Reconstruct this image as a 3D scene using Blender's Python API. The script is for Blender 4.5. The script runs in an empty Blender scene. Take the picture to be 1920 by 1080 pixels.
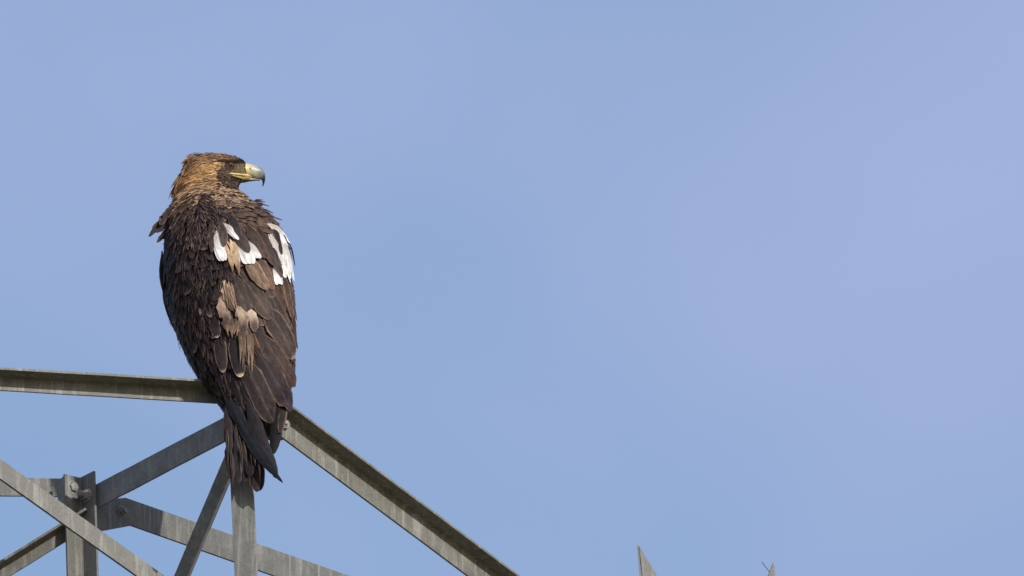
import bpy, bmesh, math, random
from mathutils import Vector, Matrix, noise
from mathutils.bvhtree import BVHTree
R = math.radians
rnd = random.Random(7)
sc = bpy.context.scene
COL = sc.collection

# ---------------------------------------------------------------- camera, world, sun
ELEV = R(22.0)            # the camera looks up at the tower top
S = 0.00112               # metres per photo pixel at the bird
D0 = 40.0                 # distance to the bird
FPX = D0 / S
CAM = Vector((0, 0, 1.6))
FWD = Vector((0, math.cos(ELEV), math.sin(ELEV)))
UP = Vector((0, -math.sin(ELEV), math.cos(ELEV)))
RT = Vector((1, 0, 0))
cam_d = bpy.data.cameras.new('camera')
cam_d.sensor_width = 36
cam_d.lens = 36 * FPX / 1920
cam_d.clip_start = 0.5
cam_d.clip_end = 20000
cam = bpy.data.objects.new('camera', cam_d)
COL.objects.link(cam)
cam.location = CAM
cam.rotation_euler = (R(90) + ELEV, 0, 0)
sc.camera = cam

SUN_EL, SUN_AZ = R(21), R(33)   # azimuth: to the right of straight behind the camera
to_sun = Vector((math.sin(SUN_AZ) * math.cos(SUN_EL), -math.cos(SUN_AZ) * math.cos(SUN_EL), math.sin(SUN_EL)))
sun_d = bpy.data.lights.new('sun', 'SUN')
sun_d.energy = 3.6
sun_d.angle = R(0.5)
sun_d.color = (1.0, 0.96, 0.91)
sun = bpy.data.objects.new('sun', sun_d)
COL.objects.link(sun)
sun.rotation_euler = (-to_sun).to_track_quat('-Z', 'Y').to_euler()
sun.location = (0, 0, 60)

world = bpy.data.worlds.new('World')
sc.world = world
world.use_nodes = True
nt = world.node_tree
nt.nodes.clear()
def N(tree, kind, **kw):
    n = tree.nodes.new(kind)
    for k, v in kw.items():
        if k.startswith('i_'):
            key = k[2:]
            n.inputs[int(key) if key.isdigit() else key].default_value = v
        else:
            setattr(n, k, v)
    return n
sky = N(nt, 'ShaderNodeTexSky', sky_type='NISHITA', sun_disc=False, sun_elevation=SUN_EL,
        sun_rotation=math.pi - SUN_AZ, altitude=0.0, air_density=1.0, dust_density=0.9, ozone_density=2.1)
tc = N(nt, 'ShaderNodeTexCoord')
mp = N(nt, 'ShaderNodeMapping')
mp.inputs['Scale'].default_value = (15, 15, 26)
mp.inputs['Rotation'].default_value = (0.3, 0.5, 0.4)
mp.inputs['Location'].default_value = (18.6368, 2.3902, -1.0531)
ns = N(nt, 'ShaderNodeTexNoise', i_Scale=1.0, i_Detail=3.0, i_Roughness=0.45, i_Distortion=0.3)
rg = N(nt, 'ShaderNodeMapRange')
rg.interpolation_type = 'SMOOTHSTEP'
rg.inputs['From Min'].default_value = 0.27
rg.inputs['From Max'].default_value = 0.78
rg.inputs['To Min'].default_value = 0.12
rg.inputs['To Max'].default_value = 0.60
mx = N(nt, 'ShaderNodeMix', data_type='RGBA')
mx.inputs['B'].default_value = (3.28, 3.58, 5.6, 1)      # thin veil of cloud
bg = N(nt, 'ShaderNodeBackground', i_Strength=0.146)
wo = N(nt, 'ShaderNodeOutputWorld')
L = nt.links.new
L(tc.outputs['Generated'], mp.inputs['Vector'])
L(mp.outputs[0], ns.inputs['Vector'])
L(ns.outputs['Fac'], rg.inputs['Value'])
L(rg.outputs[0], mx.inputs['Factor'])
L(sky.outputs[0], mx.inputs['A'])
L(mx.outputs['Result'], bg.inputs['Color'])
L(bg.outputs[0], wo.inputs['Surface'])
sc.view_settings.view_transform = 'Standard'
sc.view_settings.look = 'None'
sc.view_settings.exposure = 0.0
sc.view_settings.gamma = 1.0
sc.view_settings.use_curve_mapping = False

# ---------------------------------------------------------------- helpers
def W(px, py, d):
    """a point of the place: photo pixel px, py at d pixels beyond the bird's distance"""
    return CAM + (D0 + d * S) * (FWD + (px - 960) / FPX * RT - (py - 540) / FPX * UP)
def ray(px, py):
    return (FWD + (px - 960) / FPX * RT - (py - 540) / FPX * UP).normalized()
def proj(p):
    q = p - CAM
    z = q.dot(FWD)
    return 960 + FPX * q.dot(RT) / z, 540 - FPX * q.dot(UP) / z
def on_plane(px, py, p0, n):
    r = ray(px, py)
    return CAM + r * ((p0 - CAM).dot(n) / r.dot(n))
def lin(r, g, b):
    f = lambda c: (c / 255 / 12.92) if c / 255 <= 0.04045 else ((c / 255 + 0.055) / 1.055) ** 2.4
    return (f(r), f(g), f(b))
def lerp(a, b, t):
    return a + (b - a) * t
def mixc(a, b, t):
    return tuple(x + (y - x) * t for x, y in zip(a, b))
def sstep(a, b, x):
    t = max(0.0, min(1.0, (x - a) / (b - a)))
    return t * t * (3 - 2 * t)
def interp(tab, x):
    if x <= tab[0][0]:
        return tab[0][1:]
    for a, b in zip(tab, tab[1:]):
        if x <= b[0]:
            t = (x - a[0]) / (b[0] - a[0])
            return tuple(lerp(p, q, t) for p, q in zip(a[1:], b[1:]))
    return tab[-1][1:]
def link(name, me, mat, parent=None, origin=None):
    me.name = name
    o = bpy.data.objects.new(name, me)
    COL.objects.link(o)
    if mat and not me.materials:
        me.materials.append(mat)
    if origin is not None:
        for v in me.vertices:
            v.co -= origin
        o.location = origin
    if parent:
        o.parent = parent
        if origin is not None:
            o.location = origin - parent.location
        else:
            o.location = -parent.location
    return o
def empty(name, loc):
    o = bpy.data.objects.new(name, None)
    o.empty_display_size = 0.1
    COL.objects.link(o)
    o.location = loc
    return o
def tag(o, label=None, cat=None, group=None, kind=None):
    for k, v in (('label', label), ('category', cat), ('group', group), ('kind', kind)):
        if v:
            o[k] = v
    return o

# ---------------------------------------------------------------- materials
def new_mat(name):
    m = bpy.data.materials.new(name)
    m.use_nodes = True
    t = m.node_tree
    return m, t, t.nodes['Principled BSDF'], t.links.new
def ramp(t, stops):
    n = t.nodes.new('ShaderNodeValToRGB')
    e = n.color_ramp.elements
    while len(e) < len(stops):
        e.new(0.5)
    for k, (p, c) in enumerate(stops):
        e[k].position = p
        e[k].color = (*c, 1)
    return n

def steel_mat(name, tint, streak):
    m, t, b, L = new_mat(name)
    g = N(t, 'ShaderNodeNewGeometry')
    # patina clouds
    n1 = N(t, 'ShaderNodeTexNoise', i_Scale=22.0, i_Detail=6.0, i_Roughness=0.62, i_Distortion=0.6)
    L(g.outputs['Position'], n1.inputs['Vector'])
    r1 = ramp(t, [(0.28, tuple(c * 0.72 for c in tint)), (0.5, tint), (0.72, tuple(min(1, c * 1.28) for c in tint))])
    L(n1.outputs['Fac'], r1.inputs['Fac'])
    # runs of pale dirt, falling down the face
    mp = N(t, 'ShaderNodeMapping')
    mp.inputs['Scale'].default_value = (85, 85, 7)
    L(g.outputs['Position'], mp.inputs['Vector'])
    n2 = N(t, 'ShaderNodeTexNoise', i_Scale=1.0, i_Detail=3.0, i_Roughness=0.55, i_Distortion=0.25)
    L(mp.outputs[0], n2.inputs['Vector'])
    r2 = ramp(t, [(0.52, (0, 0, 0)), (0.70, (1, 1, 1))])
    L(n2.outputs['Fac'], r2.inputs['Fac'])
    m1 = N(t, 'ShaderNodeMix', data_type='RGBA')
    sc_ = N(t, 'ShaderNodeMath', operation='MULTIPLY', i_1=streak)
    L(r2.outputs[0], sc_.inputs[0])
    L(sc_.outputs[0], m1.inputs['Factor'])
    L(r1.outputs[0], m1.inputs['A'])
    m1.inputs['B'].default_value = (0.42, 0.41, 0.37, 1)
    # rust-olive stains
    n3 = N(t, 'ShaderNodeTexNoise', i_Scale=9.0, i_Detail=5.0, i_Roughness=0.7)
    L(g.outputs['Position'], n3.inputs['Vector'])
    r3 = ramp(t, [(0.5, (0, 0, 0)), (0.75, (0.55, 0.55, 0.55))])
    L(n3.outputs['Fac'], r3.inputs['Fac'])
    m2 = N(t, 'ShaderNodeMix', data_type='RGBA')
    L(r3.outputs[0], m2.inputs['Factor'])
    L(m1.outputs['Result'], m2.inputs['A'])
    m2.inputs['B'].default_value = (0.13, 0.122, 0.092, 1)
    # fine speckle
    n4 = N(t, 'ShaderNodeTexNoise', i_Scale=170.0, i_Detail=3.0, i_Roughness=0.7)
    L(g.outputs['Position'], n4.inputs['Vector'])
    r4 = ramp(t, [(0.3, (0.8, 0.8, 0.8)), (0.7, (1.12, 1.12, 1.12))])
    L(n4.outputs['Fac'], r4.inputs['Fac'])
    m3 = N(t, 'ShaderNodeMix', data_type='RGBA', blend_type='MULTIPLY')
    m3.inputs['Factor'].default_value = 1
    L(m2.outputs['Result'], m3.inputs['A'])
    L(r4.outputs[0], m3.inputs['B'])
    L(m3.outputs['Result'], b.inputs['Base Color'])
    b.inputs['Metallic'].default_value = 0.15
    r5 = N(t, 'ShaderNodeMapRange')
    r5.inputs['To Min'].default_value = 0.5
    r5.inputs['To Max'].default_value = 0.78
    L(n1.outputs['Fac'], r5.inputs['Value'])
    L(r5.outputs[0], b.inputs['Roughness'])
    bp = N(t, 'ShaderNodeBump', i_Strength=0.25, i_Distance=0.001)
    L(n4.outputs['Fac'], bp.inputs['Height'])
    L(bp.outputs[0], b.inputs['Normal'])
    return m
STEEL = steel_mat('streaked_galvanised_steel', (0.180, 0.174, 0.148), 0.58)
STEEL3 = steel_mat('galvanised_steel', (0.150, 0.147, 0.132), 0.4)
STEEL2 = steel_mat('grey_galvanised_steel', (0.19, 0.19, 0.19), 0.35)
BOLT = steel_mat('bolt_zinc', (0.24, 0.23, 0.21), 0.2)

def feather_mat(name, rough, spec, streak, bump):
    m, t, b, L = new_mat(name)
    a = N(t, 'ShaderNodeAttribute', attribute_name='plumage')
    uv = N(t, 'ShaderNodeUVMap', uv_map='barbs')
    sp = N(t, 'ShaderNodeSeparateXYZ')
    L(uv.outputs[0], sp.inputs[0])
    ab = N(t, 'ShaderNodeMath', operation='ABSOLUTE')
    L(sp.outputs['X'], ab.inputs[0])
    k = N(t, 'ShaderNodeMath', operation='MULTIPLY', i_1=1.25)
    L(ab.outputs[0], k.inputs[0])
    s_ = N(t, 'ShaderNodeMath', operation='SUBTRACT')
    L(sp.outputs['Y'], s_.inputs[0])
    L(k.outputs[0], s_.inputs[1])
    cx = N(t, 'ShaderNodeCombineXYZ')
    L(s_.outputs[0], cx.inputs['X'])
    x2 = N(t, 'ShaderNodeMath', operation='MULTIPLY', i_1=0.10)
    L(sp.outputs['X'], x2.inputs[0])
    L(x2.outputs[0], cx.inputs['Y'])
    oi = N(t, 'ShaderNodeObjectInfo')
    rz = N(t, 'ShaderNodeMath', operation='MULTIPLY', i_1=40.0)
    L(oi.outputs['Random'], rz.inputs[0])
    L(rz.outputs[0], cx.inputs['Z'])
    n = N(t, 'ShaderNodeTexNoise', i_Scale=0.42, i_Detail=4.0, i_Roughness=0.65)
    L(cx.outputs[0], n.inputs['Vector'])
    r = ramp(t, [(0.25, (1 - streak,) * 3), (0.55, (1, 1, 1)), (0.8, (1 + streak * 0.9,) * 3)])
    L(n.outputs['Fac'], r.inputs['Fac'])
    mm = N(t, 'ShaderNodeMix', data_type='RGBA', blend_type='MULTIPLY')
    mm.inputs['Factor'].default_value = 1
    L(a.outputs['Color'], mm.inputs['A'])
    L(r.outputs[0], mm.inputs['B'])
    # broad uneven wear along the vane
    wx = N(t, 'ShaderNodeMapping')
    wx.inputs['Scale'].default_value = (0.16, 0.07, 1)
    L(uv.outputs[0], wx.inputs['Vector'])
    nw = N(t, 'ShaderNodeTexNoise', i_Scale=1.0, i_Detail=3.0, i_Roughness=0.6)
    L(wx.outputs[0], nw.inputs['Vector'])
    rw = ramp(t, [(0.3, (1 - streak * 1.3,) * 3), (0.5, (1, 1, 1)), (0.72, (1 + streak * 1.1,) * 3)])
    L(nw.outputs['Fac'], rw.inputs['Fac'])
    m5 = N(t, 'ShaderNodeMix', data_type='RGBA', blend_type='MULTIPLY')
    m5.inputs['Factor'].default_value = 1
    L(mm.outputs['Result'], m5.inputs['A'])
    L(rw.outputs[0], m5.inputs['B'])
    L(m5.outputs['Result'], b.inputs['Base Color'])
    b.inputs['Roughness'].default_value = rough
    b.inputs['Specular IOR Level'].default_value = spec
    b.inputs['Sheen Weight'].default_value = 0.02
    b.inputs['Sheen Roughness'].default_value = 0.4
    bp = N(t, 'ShaderNodeBump', i_Strength=bump, i_Distance=0.0015)
    L(n.outputs['Fac'], bp.inputs['Height'])
    L(bp.outputs[0], b.inputs['Normal'])
    return m
FEATHER = feather_mat('feather', 0.6, 0.15, 0.36, 0.4)
WHITE_FEATHER = feather_mat('white_feather', 0.6, 0.15, 0.16, 0.5)

def plain(name, rgb, rough=0.5, spec=0.4, var=0.25, scale=120.0):
    m, t, b, L = new_mat(name)
    g = N(t, 'ShaderNodeNewGeometry')
    n = N(t, 'ShaderNodeTexNoise', i_Scale=scale, i_Detail=4.0)
    L(g.outputs['Position'], n.inputs['Vector'])
    r = ramp(t, [(0.3, tuple(c * (1 - var) for c in rgb)), (0.7, tuple(min(1, c * (1 + var)) for c in rgb))])
    L(n.outputs['Fac'], r.inputs['Fac'])
    L(r.outputs[0], b.inputs['Base Color'])
    b.inputs['Roughness'].default_value = rough
    b.inputs['Specular IOR Level'].default_value = spec
    return m

def attr_mat(name, rough, spec, var):
    m, t, b, L = new_mat(name)
    a = N(t, 'ShaderNodeAttribute', attribute_name='plumage')
    g = N(t, 'ShaderNodeNewGeometry')
    n = N(t, 'ShaderNodeTexNoise', i_Scale=420.0, i_Detail=4.0)
    L(g.outputs['Position'], n.inputs['Vector'])
    r = ramp(t, [(0.3, (1 - var,) * 3), (0.7, (1 + var,) * 3)])
    L(n.outputs['Fac'], r.inputs['Fac'])
    mm = N(t, 'ShaderNodeMix', data_type='RGBA', blend_type='MULTIPLY')
    mm.inputs['Factor'].default_value = 1
    L(a.outputs['Color'], mm.inputs['A'])
    L(r.outputs[0], mm.inputs['B'])
    L(mm.outputs['Result'], b.inputs['Base Color'])
    b.inputs['Roughness'].default_value = rough
    b.inputs['Specular IOR Level'].default_value = spec
    bp = N(t, 'ShaderNodeBump', i_Strength=0.15, i_Distance=0.001)
    L(n.outputs['Fac'], bp.inputs['Height'])
    L(bp.outputs[0], b.inputs['Normal'])
    return m

# ---------------------------------------------------------------- ground
gm, t, b, Lk = new_mat('dry_field')
g = N(t, 'ShaderNodeNewGeometry')
n1 = N(t, 'ShaderNodeTexNoise', i_Scale=0.05, i_Detail=8.0, i_Roughness=0.6)
n2 = N(t, 'ShaderNodeTexNoise', i_Scale=3.0, i_Detail=6.0, i_Roughness=0.7)
Lk(g.outputs['Position'], n1.inputs['Vector'])
Lk(g.outputs['Position'], n2.inputs['Vector'])
r1 = ramp(t, [(0.3, (0.12, 0.115, 0.05)), (0.55, (0.24, 0.19, 0.10)), (0.75, (0.30, 0.24, 0.13))])
r2 = ramp(t, [(0.3, (0.6, 0.6, 0.6)), (0.7, (1.2, 1.2, 1.2))])
Lk(n1.outputs['Fac'], r1.inputs['Fac'])
Lk(n2.outputs['Fac'], r2.inputs['Fac'])
mm = N(t, 'ShaderNodeMix', data_type='RGBA', blend_type='MULTIPLY')
mm.inputs['Factor'].default_value = 1
Lk(r1.outputs[0], mm.inputs['A'])
Lk(r2.outputs[0], mm.inputs['B'])
Lk(mm.outputs['Result'], b.inputs['Base Color'])
b.inputs['Roughness'].default_value = 0.95
bm = bmesh.new()
ring0 = None
rad = [0, 6, 15, 30, 60, 120, 300, 800, 2500, 8000]
rings = []
for k, r_ in enumerate(rad):
    if k == 0:
        rings.append([bm.verts.new((0, 37, 0))])
        continue
    ring = []
    for j in range(48):
        a = 2 * math.pi * j / 48
        x, y = r_ * math.cos(a), 37 + r_ * math.sin(a)
        z = noise.noise(Vector((x * 0.02, y * 0.02, 0))) * min(1.5, r_ * 0.006)
        ring.append(bm.verts.new((x, y, z)))
    rings.append(ring)
for j in range(48):
    bm.faces.new((rings[0][0], rings[1][j], rings[1][(j + 1) % 48]))
    for k in range(1, len(rings) - 1):
        bm.faces.new((rings[k][j], rings[k + 1][j], rings[k + 1][(j + 1) % 48], rings[k][(j + 1) % 48]))
me = bpy.data.meshes.new('ground')
bm.to_mesh(me); bm.free()
tag(link('ground', me, gm), 'dry grassy field spreading out below the pylon', None, None, 'structure')

# ---------------------------------------------------------------- pylon
pylon = empty('steel_pylon', Vector((-0.55, W(480, 790, 0).y, 0)))
tag(pylon, 'weathered galvanised steel lattice pylon top of bolted angle bars the eagle stands on', 'pylon')
def finish(name, bm, mat, parent, bevel=0.0008):
    bmesh.ops.recalc_face_normals(bm, faces=bm.faces)
    if bevel:
        es = [e for e in bm.edges if len(e.link_faces) == 2 and e.calc_face_angle(0) > 0.5]
        bmesh.ops.bevel(bm, geom=es, offset=bevel, segments=2, affect='EDGES', profile=0.5, clamp_overlap=True)
    me = bpy.data.meshes.new(name)
    bm.to_mesh(me); bm.free()
    return link(name, me, mat, parent)
def bar(name, p0, p1, u, v, wu, wv, th=0.0055, mat=None, parent=None, lead=None):
    """an L-section bar: its corner runs p0 > p1, one leg along u, the other along v"""
    ax = (p1 - p0).normalized()
    u = (u - ax * u.dot(ax)).normalized()
    v = (v - ax * v.dot(ax)); v = (v - u * v.dot(u)).normalized()
    sec = [(0, 0), (wu, 0), (wu, th), (th * 1.6, th), (th, th * 1.6), (th, wv), (0, wv)]
    bm = bmesh.new()
    n = 12
    rows = []
    wob = rnd.random() * 50
    for k in range(n + 1):
        c = p0.lerp(p1, k / n)
        c = c + u * noise.noise(Vector((k * 0.6 + wob, 0, 0))) * 0.0008
        rows.append([bm.verts.new(c + u * a + v * b_) for a, b_ in sec])
    m = len(sec)
    for k in range(n):
        for j in range(m):
            bm.faces.new((rows[k][j], rows[k][(j + 1) % m], rows[k + 1][(j + 1) % m], rows[k + 1][j]))
    bm.faces.new(rows[0][::-1]); bm.faces.new(rows[-1])
    return finish(name, bm, mat or STEEL, parent or pylon)
def plate(name, poly, p0, n, th, mat=None, parent=None):
    """a flat plate cut to an outline lying on the plane p0, n; thickness goes away from the camera"""
    n = n.normalized()
    if n.dot(FWD) > 0:
        n = -n
    a = [on_plane(x, y, p0, n) for x, y in poly]
    bm = bmesh.new()
    f = [bm.verts.new(p) for p in a]
    k = [bm.verts.new(p - n * th) for p in a]
    bm.faces.new(f); bm.faces.new(k[::-1])
    m = len(a)
    for j in range(m):
        bm.faces.new((f[j], f[(j + 1) % m], k[(j + 1) % m], k[j]))
    return finish(name, bm, mat or STEEL, parent or pylon)
Z = Vector((0, 0, 1))
def horiz(px0, py0, d0, px1, slope):
    """end of a level bar that starts at px0, py0, d0 and shows the given slope"""
    py1 = py0 + slope * (px1 - px0)
    z = W(px0, py0, d0).z
    r = ray(px1, py1)
    return CAM + r * ((z - CAM.z) / r.z)

# beam to the left, top flange towards us
A0, A1 = W(-420, 681, -58), W(505, 736, 55)
bar('beam', A1, A0, -Z, Vector((0, -1, 0)), 29.5 * S, 47 * S)
# beam down to the right
def vert_off(base, dirv, axis2d):
    x0, y0 = proj(base); x1, y1 = proj(base + dirv * S)
    return (y1 - y0) - axis2d * (x1 - x0)
B0, B1 = W(514, 766, 22), W(1180, 1263, 640)
axB = (B1 - B0).normalized()
vB = Vector((0.42, -0.9, 0.10)); vB = (vB - axB * vB.dot(axB)).normalized()
uB = axB.cross(vB); uB = -uB if uB.z > 0 else uB
kv = vert_off(B0, vB, 504 / 668); ku = vert_off(B0, uB, 504 / 668)
bar('beam', B0, B1, uB, vB, 46 / ku * S, -32 / kv * S)
# level bar in the shade, to the corner post
C0 = W(177, 909.6, 236)
C1 = W(441, 771, 0)
axC = (C1 - C0).normalized()
nC = Vector((-0.74, -0.67, -0.05)); nC = (nC - axC * nC.dot(axC)).normalized()
uC = axC.cross(nC); uC = uC if uC.z < 0 else -uC
kC = vert_off(C0, uC, -136 / 259)
bar('crossbar', C0, C1, uC, -nC, 45 / kC * S, 14 * S, mat=STEEL2)
cdir = Vector((0.62, -0.785, 0)).normalized()
# corner post
PT = W(151, 898, 268)
gdir = Vector((1, 0.80, 0)).normalized()
PZ = W(157, 1083, 193)
bar('corner_post', PT, PT + (PZ - PT) * (PT.z / (PT.z - PZ.z)), -gdir, cdir, 41 * S, 47 * S, mat=STEEL3)
# level tie on the right of the corner post
nG = Vector((gdir.y, -gdir.x, 0))
gd2 = Vector((1, 0.93, 0)).normalized(); nG2 = Vector((gd2.y, -gd2.x, 0))
PG = W(195, 960, 265)
plate('tie_plate', [(174, 945), (200, 936), (236, 933), (760, 1116), (760, 1166), (247, 985), (176, 998)], PG, nG2, 0.006, STEEL3)
# diagonal in front of the post
H0 = W(-160, 783, 78); H1 = W(430, 1203, 40)
axH = (H1 - H0).normalized()
vH = Vector((-0.3, 0.9, 0)); uH = axH.cross(vH); uH = uH if uH.z > 0 else -uH
ku = vert_off(H0, uH.normalized(), 420 / 590)
bar('diagonal_brace', H0, H1, uH, vH, 37 / -ku * S, 7 * S, mat=STEEL3)
# rising brace at lower left with a dark upper flange
J0 = W(-120, 1137, 215); J1 = W(164, 961, 240)
axJ = (J1 - J0).normalized()
vJ = Vector((0.05, -1, 0)); vJ = (vJ - axJ * vJ.dot(axJ)).normalized()
uJ = axJ.cross(vJ); uJ = -uJ if uJ.z > 0 else uJ
bar('diagonal_brace', J1, J0, uJ, vJ, 27 * S, 34 * S, mat=STEEL3)
# level bar behind, at the left
I1 = W(116, 897, 305); I0 = W(-200, 892, 290)
bar('crossbar', I1, I0, -Z, Vector((0, 1, 0)), 37 * S, 37 * S, mat=STEEL3)
plate('gusset_plate', [(108, 903), (118, 893), (121, 893), (121, 948), (108, 938)], W(118, 915, 248), Vector((-0.9, -0.45, 0)), 0.006, STEEL2)
# upright under the tail
E0 = W(427, 800, 2)
E1 = Vector((W(441, 1080, -110).x, E0.y + 0.004, 0))
EZ = W(440, 1080, -108)
E1 = E0 + (EZ - E0) * ((E0.z) / (E0.z - EZ.z))
bar('upright', E0, E1, Vector((1, -0.12, 0)), Vector((0, 1, 0)), 43.5 * S, 43 * S, mat=STEEL3)
# shaded diagonal left of it
F0 = W(447, 850, 12); F1 = W(172, 1500, 240)
axF = (F1 - F0).normalized()
vF = Vector((0.45, 0.75, -0.3)); uF = Vector((-0.85, 0.5, 0))
bar('diagonal_brace', F0, F1, uF, vF, 24 * S, 19 * S, mat=STEEL2)
# the rest of the tower below the picture
PA = W(-420, 681, -58)
far = W(760, 1140, 900)
bar('corner_post', Vector((PA.x, PA.y + 0.01, PA.z - 0.04)), Vector((PA.x, PA.y + 0.01, 0)), RT, Vector((0, 1, 0)), 55 * S, 55 * S)
BR = W(1180, 1300, 640)
bar('corner_post', Vector((BR.x, BR.y, BR.z)), Vector((BR.x, BR.y, 0)), -RT, Vector((0, 1, 0)), 55 * S, 55 * S)
feet = [E1, Vector((PT.x, PT.y, 0)), Vector((BR.x, BR.y, 0)), Vector((PA.x, PA.y, 0))]
for a_, b_ in ((0, 2), (3, 0), (2, 1), (1, 3)):
    for z0 in range(0, 14, 2):
        p = feet[a_] + Z * (z0 + 0.2); q = feet[b_] + Z * (z0 + 2.0)
        bar('diagonal_brace', p, q, -Z, Vector((0, 1, 0.1)), 40 * S, 40 * S)
# side arm below the picture that carries the pointed plates
ARMZ = W(1215, 1330, 60)
bar('side_arm', Vector((EZ.x, ARMZ.y, ARMZ.z)), Vector((W(1700, 1330, 60).x, ARMZ.y, ARMZ.z)), -Z, Vector((0, 1, 0)), 55 * S, 55 * S)
bar('side_arm', Vector((BR.x - 0.03, BR.y + 0.2, ARMZ.z - 0.07)), Vector((BR.x - 0.03, ARMZ.y - 0.1, ARMZ.z - 0.07)), -Z, RT, 50 * S, 50 * S)

# bolts
def hexhead(c, n, r, h, dome=0.0, sides=6, rot=0.0):
    bm = bmesh.new()
    n = n.normalized()
    a = n.orthogonal().normalized(); b_ = n.cross(a)
    prev = None
    prof = [(r, 0), (r, h * 0.82), (r * 0.86, h)] + ([(r * 0.5, h * (1 + dome))] if dome else [])
    for rr, hh in prof:
        ringv = [bm.verts.new(c + n * hh + (a * math.cos(rot + 2 * math.pi * k / sides) + b_ * math.sin(rot + 2 * math.pi * k / sides)) * rr) for k in range(sides)]
        if prev:
            for k in range(sides):
                bm.faces.new((prev[k], prev[(k + 1) % sides], ringv[(k + 1) % sides], ringv[k]))
        else:
            bm.faces.new(ringv[::-1])
        prev = ringv
    bm.faces.new(prev)
    return bm
def bolt(c, n, r, shank=0.0):
    n = n.normalized()
    b0 = finish('bolt', hexhead(c - n * 0.001, n, r, r * 0.75, 0.15, rot=rnd.random()), BOLT, pylon, 0.0006)
    finish('washer', hexhead(c - n * 0.0015, n, r * 1.28, 0.0035, sides=20), BOLT, b0, 0).location = (0, 0, 0)
    if shank:
        finish('shank', hexhead(c + n * r * 0.5, n, r * 0.58, shank, sides=14), BOLT, b0, 0).location = (0, 0, 0)
    return b0
nL = Vector((gdir.y, -gdir.x, 0))
bolt(on_plane(137, 914, PT + nL * 0.0058, nL), nL, 10.5 * S)
nRt = Vector((cdir.y, -cdir.x, 0)); nRt = nRt if nRt.x < 0 else -nRt
bolt(on_plane(163, 929, PT + nRt * 0.0058, nRt), nRt, 11 * S, 15 * S)
bolt(on_plane(229, 959, PG, nG2) , nG2, 9.5 * S, 7 * S)
bolt(W(535, 795, 20), Vector((0.35, -1, 0.1)), 7 * S, 5 * S)
plate('gusset_plate', [(455, 745), (520, 752), (528, 790), (531, 824), (440, 824)], W(500, 790, 26), Vector((0.2, -1, 0)), 0.006)

# pointed plates at the lower edge
def spike(label, poly, edge, n, d):
    base = W(edge[-1][0], edge[-1][1], d)
    root = empty('pointed_plate', base)
    p0 = W(poly[0][0], poly[0][1], d)
    plate('blade', poly, p0, n, 0.004, STEEL3, parent=root)
    a, b_ = on_plane(*edge[0], p0, n), on_plane(*edge[1], p0, n)
    bm = bmesh.new()
    back = Vector((0.1, 1, 0)) * 0.028
    q = [a, b_, b_ + back, a + back * 0.15]
    off = Vector((-1, 0, 0)) * 0.0035
    f = [bm.verts.new(p) for p in q]; k = [bm.verts.new(p + off) for p in q]
    bm.faces.new(f); bm.faces.new(k[::-1])
    for j in range(4):
        bm.faces.new((f[j], f[(j + 1) % 4], k[(j + 1) % 4], k[j]))
    finish('folded_edge', bm, STEEL2, root, 0.0004)
    tag(root, label, 'metal spike', 'pointed plates at the lower edge')
    return root
spike('broader pointed grey steel plate, upright left edge and slanting right edge', [(1198, 1023), (1204, 1076), (1225, 1328), (1360, 1328), (1232, 1078)], [(1197.6, 1023.5), (1223, 1328)], Vector((0.35, -1, 0)), 58)
s2 = spike('narrow pointed steel plate tip with a thin wire beside it', [(1450, 1054), (1453, 1068), (1456, 1328), (1345, 1328), (1440, 1080)], [(1452.8, 1060), (1456, 1328)], Vector((0.35, -1, 0)), 58)
wp = [W(1429, 1054, 50), W(1433, 1060, 51), W(1438, 1066, 53), W(1444, 1074, 55), W(1449, 1090, 58)]
bm = bmesh.new()
prev = None
for p in wp:
    ring = [bm.verts.new(p + (RT * math.cos(k * math.pi / 3) + Vector((0, 1, 0)) * math.sin(k * math.pi / 3)) * 0.75 * S) for k in range(6)]
    if prev:
        for k in range(6):
            bm.faces.new((prev[k], prev[(k + 1) % 6], ring[(k + 1) % 6], ring[k]))
    prev = ring
bm.faces.new(prev)
finish('wire', bm, plain('dark_wire', (0.05, 0.05, 0.055), 0.5), s2, 0)

# ================================================================ EAGLE
# outline rows of the folded-wing body: py, left, right, depth of the axis, half depth
ROWS = [(340, 345, 428, 214, 46), (352, 342, 440, 207, 58), (366, 337, 458, 198, 74), (386, 325, 484, 188, 92), (410, 315, 512, 176, 106),
        (440, 311, 532, 160, 114), (480, 309, 543, 140, 118), (520, 309, 546, 120, 118), (560, 312, 550, 100, 114),
        (600, 323, 552, 80, 106), (640, 338, 552, 60, 95), (680, 356, 551, 38, 82), (715, 377, 547, 18, 68),
        (745, 402, 536, 0, 52), (770, 420, 515, -14, 38), (800, 430, 505, -28, 22)]
HEAD = [(353, 301, 338, 14), (357, 293, 342, 20), (361, 289.8, 346, 25), (368, 289, 349, 28), (385, 288, 350, 30), (405, 288, 350, 30), (425, 289.5, 349, 28),
        (440, 292.5, 346, 25), (452, 297, 343, 20), (461, 304, 339, 14), (465, 309, 336, 10)]
HD = 214
bm = bmesh.new()
def loft(rings, cap=True):
    vr = [[bm.verts.new(p) for p in r_] for r_ in rings]
    m = len(vr[0])
    for a, b_ in zip(vr, vr[1:]):
        for j in range(m):
            bm.faces.new((a[j], a[(j + 1) % m], b_[(j + 1) % m], b_[j]))
    bm.faces.new(vr[0][::-1]); bm.faces.new(vr[-1])
rows = []
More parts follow.
